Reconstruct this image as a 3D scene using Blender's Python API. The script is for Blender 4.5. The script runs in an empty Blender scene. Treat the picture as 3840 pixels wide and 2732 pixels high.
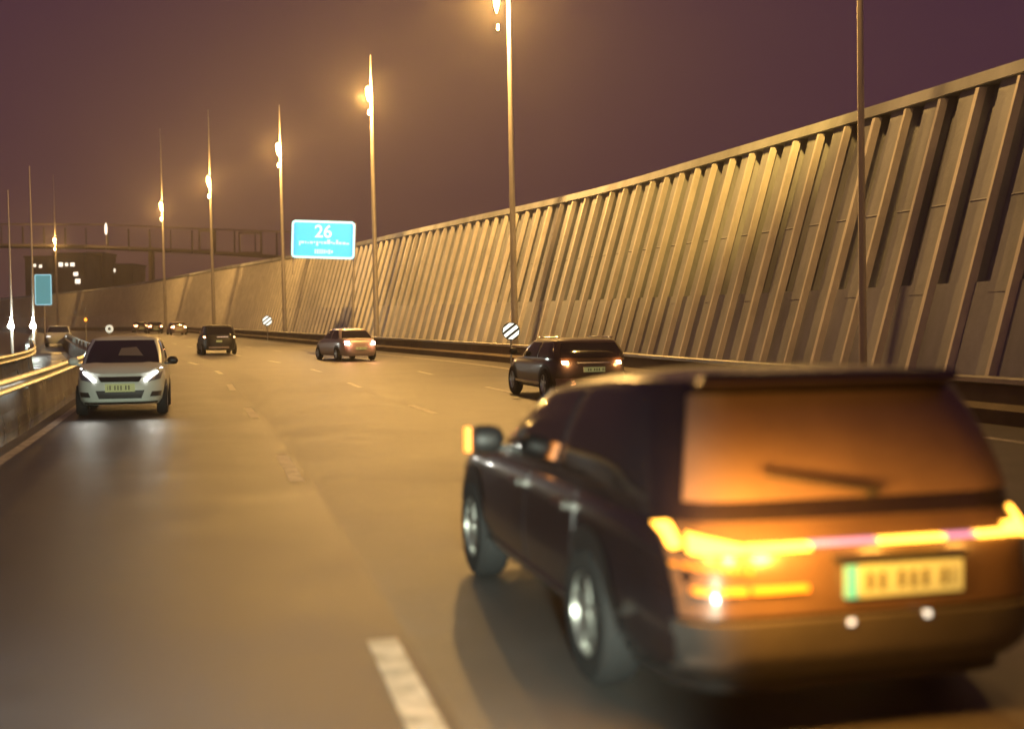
import bpy, bmesh, math, random
from math import sin, cos, pi, radians, sqrt, exp, tan
from mathutils import Vector, Matrix
random.seed(7)
SC = bpy.context.scene
COL = SC.collection

# ------------------------------------------------------------------ camera
CAMZ = 1.75
cd = bpy.data.cameras.new('camera')
cam = bpy.data.objects.new('camera', cd); COL.objects.link(cam)
cd.sensor_width = 36; cd.lens = 41.0; cd.clip_start = 0.1; cd.clip_end = 3000
cam.location = (0, 0, CAMZ)
PITCH, ROLL = 1.92, 0.5
cam.rotation_euler = (Matrix.Rotation(radians(90 - PITCH), 4, 'X') @ Matrix.Rotation(radians(-ROLL), 4, 'Z')).to_euler()
cd.dof.use_dof = True; cd.dof.focus_distance = 34; cd.dof.aperture_fstop = 0.72
SC.camera = cam
# ------------------------------------------------------------------ render / view
SC.view_settings.view_transform = 'Standard'; SC.view_settings.look = 'None'
SC.view_settings.exposure = 0; SC.view_settings.gamma = 1
SC.render.engine = 'CYCLES'
SC.cycles.use_denoising = True
SC.cycles.max_bounces = 6; SC.cycles.diffuse_bounces = 2; SC.cycles.glossy_bounces = 3
SC.cycles.volume_bounces = 0; SC.cycles.transmission_bounces = 3
SC.cycles.sample_clamp_indirect = 3; SC.cycles.caustics_reflective = False
# ------------------------------------------------------------------ night sky lit by the city
world = bpy.data.worlds.new('World'); SC.world = world; world.use_nodes = True
nt = world.node_tree; nt.nodes.clear()
tc = nt.nodes.new('ShaderNodeTexCoord'); sep = nt.nodes.new('ShaderNodeSeparateXYZ')
nt.links.new(tc.outputs['Generated'], sep.inputs[0])
rmp = nt.nodes.new('ShaderNodeValToRGB'); e = rmp.color_ramp.elements
e[0].position = 0.0; e[0].color = (0.105, 0.046, 0.045, 1)
e[1].position = 0.34; e[1].color = (0.060, 0.022, 0.048, 1)
k = e.new(0.10); k.color = (0.086, 0.035, 0.047, 1)
nz = nt.nodes.new('ShaderNodeTexNoise'); nz.inputs['Scale'].default_value = 2.2; nz.inputs['Detail'].default_value = 3
nt.links.new(tc.outputs['Generated'], nz.inputs['Vector'])
mth = nt.nodes.new('ShaderNodeMath'); mth.operation = 'MULTIPLY_ADD'; mth.inputs[1].default_value = 0.16; mth.inputs[2].default_value = -0.08
nt.links.new(nz.outputs['Fac'], mth.inputs[0])
ad = nt.nodes.new('ShaderNodeMath'); ad.operation = 'ADD'
nt.links.new(sep.outputs['Z'], ad.inputs[0]); nt.links.new(mth.outputs[0], ad.inputs[1])
nt.links.new(ad.outputs[0], rmp.inputs[0])
bg = nt.nodes.new('ShaderNodeBackground'); bg.inputs['Strength'].default_value = 0.86
out = nt.nodes.new('ShaderNodeOutputWorld')
nt.links.new(rmp.outputs[0], bg.inputs[0]); nt.links.new(bg.outputs[0], out.inputs[0])

SODIUM = (1.0, 0.54, 0.14)
# unseen headlights of the camera's vehicle, swung left to brighten the white car
for sx in (-0.62, 0.62):
    l = bpy.data.lights.new('own_headlight', 'SPOT'); l.energy = 3100; l.color = (0.90, 1.0, 0.80)
    l.spot_size = radians(58); l.spot_blend = 0.9; l.shadow_soft_size = 0.06
    o = bpy.data.objects.new('own_headlight', l); COL.objects.link(o)
    o.location = (sx - 0.2, 1.2, 0.72); o.rotation_euler = (radians(90.0), 0, radians(19))

# ------------------------------------------------------------------ helpers
def tag(o, label=None, cat=None, group=None, kind=None):
    if label: o['label'] = label
    if cat: o['category'] = cat
    if group: o['group'] = group
    if kind: o['kind'] = kind
    return o
def empty(name, loc=(0, 0, 0), rz=0.0):
    o = bpy.data.objects.new(name, None); COL.objects.link(o)
    o.location = loc; o.rotation_euler = (0, 0, rz); o.empty_display_size = 0.3
    return o
class MB:
    def __init__(s): s.v = []; s.f = []
    def add(s, v, f):
        n = len(s.v); s.v += [tuple(p) for p in v]; s.f += [tuple(i + n for i in q) for q in f]
    def box(s, c, d, M=None):
        x, y, z = d[0] / 2, d[1] / 2, d[2] / 2
        v = [Vector((a * x, b * y, e_ * z)) for e_ in (-1, 1) for b in (-1, 1) for a in (-1, 1)]
        if M is not None: v = [M @ p for p in v]
        v = [p + Vector(c) for p in v]
        s.add(v, [(0, 2, 3, 1), (4, 5, 7, 6), (0, 1, 5, 4), (2, 6, 7, 3), (0, 4, 6, 2), (1, 3, 7, 5)])
    def tube(s, p0, p1, r0, r1=None, n=12):
        r1 = r0 if r1 is None else r1
        p0 = Vector(p0); p1 = Vector(p1); d = (p1 - p0).normalized()
        a = Vector((1, 0, 0)) if abs(d.x) < .8 else Vector((0, 1, 0))
        u = d.cross(a).normalized(); w = d.cross(u)
        v = []
        for p, r in ((p0, r0), (p1, r1)):
            for i in range(n):
                t = 2 * pi * i / n; v.append(p + (u * cos(t) + w * sin(t)) * r)
        f = [(i, (i + 1) % n, n + (i + 1) % n, n + i) for i in range(n)]
        f += [tuple(range(n))[::-1], tuple(range(n, 2 * n))]
        s.add(v, f)
    def grid(s, rows, closed=False):
        n = len(rows[0]); v = [p for r in rows for p in r]; f = []
        for i in range(len(rows) - 1):
            for j in range(n if closed else n - 1):
                a = i * n + j; b = i * n + (j + 1) % n
                f.append((a, b, b + n, a + n))
        s.add(v, f)
    def lathe(s, prof, axis='Y', n=24, c=(0, 0, 0)):
        rows = []
        for (r, h) in prof:
            rw = []
            for i in range(n):
                t = 2 * pi * i / n
                if axis == 'X': p = (c[0] + h, c[1] + r * cos(t), c[2] + r * sin(t))
                elif axis == 'Y': p = (c[0] + r * cos(t), c[1] + h, c[2] + r * sin(t))
                else: p = (c[0] + r * cos(t), c[1] + r * sin(t), c[2] + h)
                rw.append(p)
            rows.append(rw)
        s.grid(rows, True)
    def build(s, name, m, parent=None, smooth=None):
        me = bpy.data.meshes.new(name); me.from_pydata(s.v, [], s.f)
        bm = bmesh.new(); bm.from_mesh(me)
        bmesh.ops.remove_doubles(bm, verts=bm.verts, dist=1e-5)
        bmesh.ops.recalc_face_normals(bm, faces=bm.faces); bm.to_mesh(me); bm.free()
        if m: me.materials.append(m)
        if smooth is not None:
            me.shade_smooth(); me.set_sharp_from_angle(angle=radians(smooth))
        o = bpy.data.objects.new(name, me); COL.objects.link(o)
        if parent: o.parent = parent
        return o

def mat(name, col, rough=0.5, metal=0.0, emis=None, es=0.0, spec=0.5, var=0.0, vscale=3.0, bump=0.0, bscale=20.0, rvar=0.0, coat=0.0, stretch=None):
    m = bpy.data.materials.new(name); m.use_nodes = True
    t = m.node_tree; b = t.nodes['Principled BSDF']
    b.inputs['Base Color'].default_value = (*col, 1); b.inputs['Roughness'].default_value = rough
    b.inputs['Metallic'].default_value = metal; b.inputs['Specular IOR Level'].default_value = spec
    b.inputs['Coat Weight'].default_value = coat; b.inputs['Coat Roughness'].default_value = 0.06
    if emis: b.inputs['Emission Color'].default_value = (*emis, 1); b.inputs['Emission Strength'].default_value = es
    if var or bump or rvar:
        g = t.nodes.new('ShaderNodeTexCoord'); src = g.outputs['Object']
        if stretch:
            mp = t.nodes.new('ShaderNodeMapping'); mp.inputs['Scale'].default_value = stretch
            t.links.new(src, mp.inputs[0]); src = mp.outputs[0]
        n = t.nodes.new('ShaderNodeTexNoise'); n.inputs['Scale'].default_value = vscale; n.inputs['Detail'].default_value = 6
        n.inputs['Roughness'].default_value = .62
        t.links.new(src, n.inputs['Vector'])
        if var:
            r = t.nodes.new('ShaderNodeValToRGB'); el = r.color_ramp.elements
            el[0].position = .3; el[0].color = (*[max(0, c * (1 - var)) for c in col], 1)
            el[1].position = .72; el[1].color = (*[min(1, c * (1 + var)) for c in col], 1)
            t.links.new(n.outputs['Fac'], r.inputs[0]); t.links.new(r.outputs[0], b.inputs['Base Color'])
        if rvar:
            q = t.nodes.new('ShaderNodeMapRange'); q.inputs[1].default_value = .3; q.inputs[2].default_value = .7
            q.inputs[3].default_value = max(.02, rough - rvar); q.inputs[4].default_value = min(1, rough + rvar)
            t.links.new(n.outputs['Fac'], q.inputs[0]); t.links.new(q.outputs[0], b.inputs['Roughness'])
        if bump:
            n2 = t.nodes.new('ShaderNodeTexNoise'); n2.inputs['Scale'].default_value = bscale; n2.inputs['Detail'].default_value = 4
            t.links.new(g.outputs['Object'], n2.inputs['Vector'])
            bp = t.nodes.new('ShaderNodeBump'); bp.inputs['Strength'].default_value = bump; bp.inputs['Distance'].default_value = .02
            t.links.new(n2.outputs['Fac'], bp.inputs['Height']); t.links.new(bp.outputs[0], b.inputs['Normal'])
    return m
def glow(name, col, s):
    return mat(name, tuple(c * .5 for c in col), .4, emis=col, es=s)

M = dict(
    road=mat('wet_asphalt', (.118, .110, .104), .47, var=.40, vscale=.5, bump=.6, bscale=60, rvar=.035, spec=.38),
    lane=mat('darker_wet_asphalt', (.052, .046, .054), .42, var=.42, vscale=.6, bump=.5, bscale=70, rvar=.05, spec=.30),  # left lane, darker than the rest of the road
    ground=mat('verge_soil', (.06, .05, .035), .95, var=.4, vscale=.4, bump=.5, bscale=3),
    paint=mat('road_paint', (.46, .43, .37), .52, var=.6, vscale=5.5, bump=.3, bscale=12),
    wall=mat('ribbed_concrete', (.39, .41, .45), .85, var=.34, vscale=.55, bump=.35, bscale=8, stretch=(1, 1, .35)),
    wallcap=mat('coping_concrete', (.74, .70, .66), .6, var=.15, vscale=1),
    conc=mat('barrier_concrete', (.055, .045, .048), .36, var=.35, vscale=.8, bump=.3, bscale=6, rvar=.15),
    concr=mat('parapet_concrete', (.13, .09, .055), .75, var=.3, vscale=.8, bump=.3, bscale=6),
    galv=mat('galvanised_steel', (.46, .46, .42), .42, .4, var=.2, vscale=2.5, rvar=.1),
    pole=mat('painted_pole', (.50, .46, .42), .45, .25, var=.12, vscale=1.5),
    lamp=glow('sodium_lens', (1.0, .66, .22), 110),
    white_lamp=glow('white_lamp', (.93, 1.0, .90), 80),
    tyre=mat('tyre_rubber', (.018, .018, .019), .8, bump=.3, bscale=60),
    rim=mat('alloy_rim', (.55, .55, .52), .3, .8),
    glass=mat('car_glass', (.016, .013, .015), .07, spec=.6, coat=.3),
    black=mat('black_trim', (.02, .018, .018), .5),
    dark=mat('dark_paint', (.016, .011, .014), .26, .2, coat=.7, var=.2, vscale=2),
    chrome=mat('chrome', (.7, .68, .64), .15, 1),
    plate=mat('yellow_plate', (.40, .44, .20), .6, emis=(.9, .9, .35), es=.16),
    plate_ink=mat('plate_ink', (.10, .09, .04), .6),
    plate_blue=mat('plate_blue', (.08, .42, .40), .5, emis=(.15, .75, .65), es=.35),
    white_paint=mat('white_car_paint', (.74, .80, .70), .42, .0, coat=.5, var=.06, vscale=2),
    silver=mat('silver_paint', (.42, .33, .30), .35, .4, coat=.4),
    grey=mat('grey_paint', (.10, .09, .085), .3, .4, coat=.6),
    amber=glow('amber_lamp', (1.0, .30, .03), 3),
    amber_hot=glow('amber_hot_lamp', (1.0, .42, .045), 8),
    amber_low=glow('amber_reflector_glow', (1.0, .38, .03), .8),  # reflectors given a glow of their own, though no lamps
    violet=glow('violet_lamp', (.80, .32, .55), 1.2),
    tail=glow('tail_lamp', (1.0, .42, .17), 30),
    tailred=glow('red_tail_lamp', (1.0, .45, .32), 28),
    drl=glow('daytime_light', (1.0, .93, .95), 16),
    sign=glow('lit_blue_panel', (.05, .33, .80), .80),
    signw=glow('lit_sign_border', (.55, .98, 1.0), 1.15),
    signdim=glow('lit_sign_lettering', (.42, .80, .95), .95),
    sign2=glow('teal_panel', (.12, .38, .42), .72),
    strip_w=glow('glowing_white', (.97, 1.0, .86), 1.5),  # glow put in for headlight thrown back by the stripes
    bridge=mat('viaduct_concrete', (.05, .04, .04), .85, var=.25, vscale=.15),
    bridgel=mat('viaduct_edge', (.17, .14, .13), .7),
    bld=mat('far_facade', (.12, .09, .08), .9, var=.3, vscale=.2),
    win=glow('lit_window', (1.0, .86, .68), 2.2),
)
# window glow seen from afar needs frames
M['seat'] = mat('seat_cloth', (.20, .16, .14), .8)

# ------------------------------------------------------------------ road geometry
def gz(y):
    if y < 24: return 0.0
    if y < 36: return .0095 * (y - 24) ** 2 / 24
    z = .0095 * (y - 30)
    return z if z < 1.15 else 1.15 + .25 * (1 - exp(-(z - 1.15) / .25))
CP = [(19.5, -30), (16.6, -15), (13.1, 0), (10.2, 12), (7.3, 23), (3.9, 35), (.1, 48), (-6.0, 63), (-13, 80), (-27, 115), (-41.5, 150), (-60, 190), (-86, 240), (-118, 290), (-154, 338), (-200, 390)]
def cat(p0, p1, p2, p3, t):
    return tuple(.5 * ((2 * b) + (-a + c) * t + (2 * a - 5 * b + 4 * c - d) * t * t + (-a + 3 * b - 3 * c + d) * t ** 3) for a, b, c, d in zip(p0, p1, p2, p3))
raw = []
for i in range(1, len(CP) - 2):
    for j in range(40): raw.append(Vector(cat(CP[i - 1], CP[i], CP[i + 1], CP[i + 2], j / 40)))
PT = [raw[0]]; acc = 0; STEP = 1.0
for a, b in zip(raw, raw[1:]):
    L = (b - a).length; 
    while acc + L >= STEP:
        t = (STEP - acc) / L; a = a.lerp(b, t); L = (b - a).length; PT.append(a); acc = 0
    acc += L
for _ in range(6):
    PT = [PT[0]] + [(PT[i - 1] + PT[i] * 2 + PT[i + 1]) / 4 for i in range(1, len(PT) - 1)] + [PT[-1]]
NP = len(PT)
def at(s, off):
    """point at arc length s; off > 0 is to the left of the right guard rail line"""
    s = max(0, min(NP - 1.001, s)); i = int(s); f = s - i
    p = PT[i].lerp(PT[i + 1], f)
    a = PT[max(0, i - 1)].lerp(PT[i], f) if i > 0 else PT[0]; b = PT[min(NP - 1, i + 1)].lerp(PT[min(NP - 1, i + 2)], f)
    d = (b - a).normalized()
    n = Vector((-d.y, d.x))
    q = p + n * off
    return q.x, q.y, d
def heading(s):
    d = at(s, 0)[2]; return math.atan2(-d.x, d.y)
def s_at_y(y):
    for i in range(NP):
        if PT[i].y >= y: return i - (PT[i].y - y) / max(1e-6, PT[i].y - PT[i - 1].y)
    return NP - 1
def ribbon(name, offs, zoff, m, s0=0, s1=None, step=2, label=None, **kw):
    s1 = s1 or NP - 1; rows = []; s = s0
    while True:
        rows.append([(at(s, o)[0], at(s, o)[1], gz(at(s, o)[1]) + zoff) for o in offs])
        if s >= s1: break
        s = min(s1, s + step)
    mb = MB(); mb.grid(rows); o = mb.build(name, m); tag(o, label, **kw); return o

# ground: one sheet out to the horizon
mb = MB(); rows = []
ys = [-60, -20, 0, 12, 24, 27, 30, 33, 36] + list(range(46, 260, 12)) + [300, 400, 600, 1000, 1600]
for y in ys: rows.append([(x, y, gz(y) - .06) for x in (-1500, -500, -250, -120, -60, -30, 0, 20, 60, 200, 800)])
mb.grid(rows); tag(mb.build('ground', M['ground']), kind='structure')
ribbon('road', [i * 1.0 - .2 for i in range(0, 13)], 0, M['road'], kind='structure')
ribbon('left_lane', [11.8, 12.4, 13.2, 14.5, 15.6, 16.8], .0, M['lane'], kind='structure')
ribbon('opposite_road', [19.2, 23, 27, 31, 34], .0, M['road'], kind='structure')
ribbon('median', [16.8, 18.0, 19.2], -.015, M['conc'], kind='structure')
ribbon('verge', [-.2, -1.2, -3.5, -6], .01, M['ground'], kind='structure')

def stripes(name, off, w, s_list, m=None):
    mb = MB()
    for s0, s1 in s_list:
        n = max(2, int((s1 - s0) / 1.5) + 1); rows = []
        for i in range(n):
            s = s0 + (s1 - s0) * i / (n - 1)
            rows.append([(at(s, off - w / 2)[0], at(s, off - w / 2)[1], gz(at(s, off - w / 2)[1]) + .004), (at(s, off + w / 2)[0], at(s, off + w / 2)[1], gz(at(s, off + w / 2)[1]) + .004)])
        mb.grid(rows)
    return tag(mb.build(name, m or M['paint']), kind='structure')
def s_near(x, y):
    return min(range(NP), key=lambda i: (PT[i].x - x) ** 2 + (PT[i].y - y) ** 2) 
sA = s_near(-.64, 5.2)
def dashes(off, start, n, dl=3.0, gap=10.0): return [(start + i * gap, start + i * gap + dl) for i in range(n)]
ribbon('puddle', [15.9, 16.14], .003, mat('standing_water', (.012, .011, .012), .12, bump=.12, bscale=4), 8, 60, kind='structure')
stripes('lane_marking', 11.95, .17, dashes(0, sA - 12.0, 20))
stripes('lane_marking', 8.45, .15, dashes(0, s_near(-2.2, 24) - 1.2, 18, 2.6))
stripes('lane_marking', 5.1, .15, dashes(0, 38, 16, 2.6))
stripes('edge_marking', 1.6, .18, [(0, NP - 2)])
stripes('edge_marking', 15.6, .16, [(0, NP - 2)])

# ------------------------------------------------------------------ haze
# (built at the end)

# ------------------------------------------------------------------ noise barrier
WT = [(-50, 7.1), (20, 7.05), (60, 7.25), (85, 7.3), (110, 7.7), (145, 8.3), (182, 8.6), (290, 9.4), (500, 9.6)]
def wallh(y):
    for (a, ha), (b, hb) in zip(WT, WT[1:]):
        if y <= b: return ha + (hb - ha) * (y - a) / (b - a)
    return WT[-1][1]
WB = -1.7; LEAN = .29
def wpt(s, h, prot):
    x, y, d = at(s, 0)
    q = at(s, WB - LEAN * h + prot)
    return (q[0], q[1], gz(y) + h)
wall = empty('noise_barrier', (at(50, WB)[0], at(50, WB)[1], gz(40)))
tag(wall, 'tall outward leaning concrete noise wall with slanted vertical ribs along the motorway', 'noise wall')
def worldpart(mb, name, m, par, smooth=None):
    o = mb.build(name, m, par, smooth)
    o.matrix_parent_inverse = par.matrix_world.inverted() if False else Matrix.Translation(-par.location) if abs(par.rotation_euler.z) < 1e-9 else par.matrix_basis.inverted()
    return o
S0, S1 = 8.0, NP - 3.0
low, up, fin, capm, plinth = MB(), MB(), MB(), MB(), MB()
JT = .36
s = S0; k = 0
PITCHW = 1.3
n_p = int((S1 - S0) / PITCHW)
# back sheet behind everything
DP = .27
rows = []
s = S0
while s < S1 + 1:
    y = at(s, 0)[1]; H = wallh(y)
    rows.append([wpt(s, h * H, 0.0) for h in (JT - .02, .6, .8, 1.0)] + [wpt(s, H, -.25), wpt(s, 0, -.35)])
    s += 1.3
low.grid(rows)
rows = []
s = S0
while s < S1 + 1:
    y = at(s, 0)[1]; H = wallh(y)
    rows.append([wpt(s, 0, DP), wpt(s, .2 * H, DP), wpt(s, JT * H, DP), wpt(s, (JT - .012) * H, 0)])
    s += 1.3
low.grid(rows)
for i in range(n_p):
    s = S0 + i * PITCHW; y = at(s, 0)[1]; H = wallh(y)
    w0 = .05 + .012 * sin(i * 2.3)
    r = []
    for h in (0.0, .36, .7, .955):                      # thin light fin, full height
        r.append([wpt(s - w0 * 1.3, h * H, DP - .02), wpt(s - w0, h * H, DP + .17), wpt(s + w0, h * H, DP + .17), wpt(s + w0 * 1.3, h * H, DP - .02)])
    fin.grid(r); fin.add([*r[-1]], [(0, 1, 2, 3)])
    a, b = .02, .84; r = []; h0 = JT - .03; rnd = .012 * sin(i * 3.1)
    for h in (h0, .6, .604, .608, .97):                 # raised panel, a deep groove after it
        p = DP + rnd + (.02 if h == .604 else 0)
        r.append([wpt(s + a, h * H, .0), wpt(s + a + .02, h * H, p), wpt(s + b - .04, h * H, p), wpt(s + b, h * H, .0)])
    up.grid(r); up.add([*r[0]], [(0, 1, 2, 3)]); up.add([*r[-1]], [(0, 1, 2, 3)])
rows = []; s = S0
while s < S1 + 1:
    y = at(s, 0)[1]; H = wallh(y)
    rows.append([wpt(s, .965 * H, .02), wpt(s, .965 * H, .41), wpt(s, H + .03, .41), wpt(s, H + .03, -.3)])
    s += 2
capm.grid(rows)
rows = []; s = S0
while s < S1 + 1:
    rows.append([wpt(s, 0, .45), wpt(s, .35, .42), wpt(s, .45, .3), wpt(s, .45, .01)]); s += 2
plinth.grid(rows)
worldpart(low, 'wall_slab', M['wall'], wall)
worldpart(up, 'upper_panel', M['wall'], wall)
worldpart(fin, 'rib', M['wallcap'], wall)
worldpart(capm, 'coping', M['wall'], wall)
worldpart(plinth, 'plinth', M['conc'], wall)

# ------------------------------------------------------------------ right parapet with rail
par = empty('parapet', (at(40, 0)[0], at(40, 0)[1], 0))
tag(par, 'low brown concrete parapet with pale metal top rail below the noise wall', 'crash barrier')
a_, b_, c_ = MB(), MB(), MB(); ra, rb = [], []; s = 5
while s < NP - 3:
    x, y, d = at(s, 0); z = gz(y)
    def q(off, h): p = at(s, off); return (p[0], p[1], z + h)
    ra.append([q(.0, -.05), q(.02, .25), q(-.10, .35), q(-.14, .66), q(-.36, .66), q(-.40, -.05)])
    rb.append([q(-.12, .67), q(-.08, .69), q(-.08, .77), q(-.12, .79), q(-.34, .79), q(-.38, .67)])
    s += 2
a_.grid(ra); b_.grid(rb, True)
worldpart(a_, 'parapet_wall', M['concr'], par); worldpart(b_, 'top_rail', M['galv'], par)

# ------------------------------------------------------------------ left guard rails
def guard(off, s0, s1, label, flip=1):
    g = empty('guardrail', (at(30, off)[0], at(30, off)[1], 0)); tag(g, label, 'guardrail')
    a, b = MB(), MB(); ra, rb = [], []; s = s0
    prof = [(.0, .68), (.05, .70), (.075, .735), (.05, .77), (.0, .79), (.0, .83), (.05, .85), (.075, .885), (.05, .93), (.0, .95)]
    while s < s1:
        x, y, d = at(s, off); z = gz(y)
        def q(o, h): p = at(s, off - flip * o); return (p[0], p[1], z + h)
        ra.append([q(.10 + o, h) for o, h in prof] + [q(.09, .945), q(.09, .685)])
        rb.append([q(.06, -.03), q(.05, .18), q(.02, .34), q(-.0, .66), q(-.22, .66), q(-.26, -.03)])
        s += 1.5
    a.grid(ra, True); b.grid(rb)
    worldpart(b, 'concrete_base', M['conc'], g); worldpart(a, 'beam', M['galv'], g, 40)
    # posts
    n = 0; s = s0 + 1
    while s < s1 and n < 60:
        x, y, d = at(s, off - flip * .0); h = heading(s); pm = MB()
        pm.box((x, y, gz(y) + .78), (.10, .12, .30), Matrix.Rotation(h, 3, 'Z')); pm_o = worldpart(pm, 'post', M['galv'], g)
        s += 4; n += 1
guard(16.2, 10, 260, 'near twin band steel guardrail on dark wet concrete base beside the white car')
guard(18.5, 10, 260, 'farther steel guardrail across the median on the oncoming side', 1)

# ------------------------------------------------------------------ street lamps
HZ = 725
def P(px, py, D):
    s_ = 2600 / D; return Vector(((px - 1141.5) / s_, D, CAMZ + (HZ + (1141.5 - px) * tan(radians(ROLL)) - py) / s_))
def street_lamp(px_top, py_head, py_tip, D, label, energy, r=.11, lens=1.0, armlen=1.0, flood=0):
    # base from the strip between parapet and noise wall
    hp = P(px_top, py_head, D)
    s_ = s_at_y(D); 
    zb = gz(D); t = empty('street_lamp', (hp.x + .010 * (hp.z - zb), D, zb)); tag(t, label, 'street lamp', 'sodium street lamps along the noise wall')
    H = hp.z - zb; tip = max(P(px_top, py_tip, D).z - zb, H + .4)
    lean = -.010
    mb = MB(); mb.tube((0, 0, 0), (lean * H, 0, H + .15), r * 1.35, r * .75, 14); mb.build('pole', M['pole'], t, 40)
    mb = MB(); mb.lathe([(0, 0), (r * 2.4, 0), (r * 2.2, .5), (r * 1.5, .7), (0, .7)], 'Z', 14); mb.build('base', M['pole'], t, 40)
    mb = MB(); mb.tube((lean * H, 0, H + .1), (lean * tip, 0, tip), r * .75, r * .2, 8); mb.build('flare_spire', M['pole'], t, 40)  # lens flare streak above the lamp, built as a thin spire
    ax = lean * H - armlen
    mb = MB(); mb.tube((lean * H, 0, H + .10), (ax, .0, H + .34 * lens), .045, .04, 8); mb.build('arm', M['pole'], t, 40)
    hx = ax - .06
    mb = MB(); mb.lathe([(0, .34 * lens), (.07 * lens, .31 * lens), (.13 * lens, .20 * lens), (.14 * lens, .12 * lens), (0, .12 * lens)], 'Z', 16, (hx, 0, H)); mb.build('lamp_housing', M['pole'], t, 40)
    mb = MB(); mb.lathe([(.0, -.42 * lens), (.04 * lens, -.32 * lens), (.08 * lens, -.16 * lens), (.11 * lens, 0), (.10 * lens, .10 * lens), (0, .115 * lens)], 'Z', 16, (hx, 0, H)); mb.build('lamp_lens', M['lamp'], t, 60)
    mb = MB(); mb.lathe([(.0, -.14 * lens), (.04 * lens, -.08 * lens), (.05 * lens, 0), (.035 * lens, .07 * lens), (0, .12 * lens)], 'Z', 16, (hx + .05, -.2, H - .95 * lens)); mb.build('lamp_lens', M['lamp'], t, 60)
    l = bpy.data.lights.new('lamp_light', 'POINT'); l.energy = energy; l.color = SODIUM; l.shadow_soft_size = .16
    o = bpy.data.objects.new('lamp_light', l); COL.objects.link(o); o.parent = t; o.location = (hx - .1, -.75, H - .35)
    if flood:
        l = bpy.data.lights.new('added_wall_flood', 'SPOT'); l.energy = flood; l.color = (1, .58, .12); l.spot_size = radians(62); l.spot_blend = .75; l.shadow_soft_size = .1  # added spot to brighten the top of the noise wall
        o = bpy.data.objects.new('added_wall_flood', l); COL.objects.link(o); o.parent = t; o.location = (hx - 1.2, -.6, H - .2)
        aim = Vector((9.6, 35.0, 9.6)) - (t.location + Vector(o.location)); o.rotation_euler = aim.to_track_quat('-Z', 'Y').to_euler()
    return t
E0 = 7600
street_lamp(1911, -560, -600, 25.2, 'street lamp pole nearest the camera, crossing the brightest part of the noise wall', E0 * .30, .065, flood=11000)
street_lamp(1141, 12, -60, 49.5, 'tall street lamp whose glowing head is cut off by the top of the photo', E0 * 1.7, .115, 1.15, .45)
street_lamp(835, 210, 128, 71, 'glowing street lamp just behind the big blue sign on its wall side', E0 * 1.35, .13, 1.3, .12)
street_lamp(632, 332, 238, 96, 'glowing street lamp whose pole runs down behind the left edge of the big blue sign', E0, .13, 1.5, .12)
street_lamp(475, 403, 248, 131, 'glowing street lamp standing between the two framed panels of the viaduct', E0, .15, 1.9, .1)
street_lamp(368, 458, 290, 168, 'second farthest street lamp, left of the framed panels on the viaduct', E0, .16, 2.1, .1)
street_lamp(129, 535, 392, 262, 'most distant thin street lamp beside the small teal sign', E0 * .8, .20, 2.2, .1)

# lens flare streaks of oncoming headlights, built as slim poles with white lamps
for px, top, lab in ((28, 425, 'slim pale flare streak above a white light at the far left edge'), (77, 372, 'slim pale flare streak above a white light touching the small teal sign')):
    b = P(px, 727, 64); tp = P(px - 2, top, 64); z0 = gz(64)
    t = empty('flare_streak', (b.x, 64, z0)); tag(t, lab, 'flare streak', 'pale flare streaks beyond the median')
    mb = MB(); mb.tube((0, 0, 0), (0, 0, b.z - z0), .075, .07); mb.tube((0, 0, b.z - z0), (tp.x - b.x, 0, tp.z - z0), .065, .02); mb.build('pole', M['pole'], t, 40)
    mb = MB(); mb.lathe([(0, -.16), (.13, -.10), (.17, 0), (.10, .14), (.05, .30), (.02, .5)], 'Z', 14, (0, -.12, b.z - z0)); mb.build('lamp', M['white_lamp'], t, 60)
    l = bpy.data.lights.new('streak_light', 'POINT'); l.energy = 160; l.color = (.85, 1, .88); l.shadow_soft_size = .1
    o = bpy.data.objects.new('streak_light', l); COL.objects.link(o); o.parent = t; o.location = (0, -.45, b.z - z0 + .15)

# ------------------------------------------------------------------ big blue sign
def rrect(w, h, r, n=6):
    pts = []
    for cx, cz, a0 in ((w / 2 - r, h / 2 - r, 0), (-w / 2 + r, h / 2 - r, 90), (-w / 2 + r, -h / 2 + r, 180), (w / 2 - r, -h / 2 + r, 270)):
        for i in range(n + 1):
            a = radians(a0 + 90 * i / n); pts.append((cx + r * cos(a), cz + r * sin(a)))
    return pts
def prism(mb, pts, y0, y1):
    n = len(pts); v = [(x, y0, z) for x, z in pts] + [(x, y1, z) for x, z in pts]
    mb.add(v, [tuple(range(n)), tuple(range(n, 2 * n))[::-1]] + [(i, n + i, n + (i + 1) % n, (i + 1) % n) for i in range(n)])
def frame(mb, w, h, r, t, y0, y1):
    o = rrect(w, h, r); i_ = rrect(w - 2 * t, h - 2 * t, max(.01, r - t)); n = len(o)
    v = [(x, y0, z) for x, z in o] + [(x, y0, z) for x, z in i_] + [(x, y1, z) for x, z in o] + [(x, y1, z) for x, z in i_]
    f = []
    for k in range(n):
        q = (k + 1) % n
        f += [(k, q, n + q, n + k), (2 * n + k, 3 * n + k, 3 * n + q, 2 * n + q), (k, 2 * n + k, 2 * n + q, q), (n + k, n + q, 3 * n + q, 3 * n + k)]
    mb.add(v, f)
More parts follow.
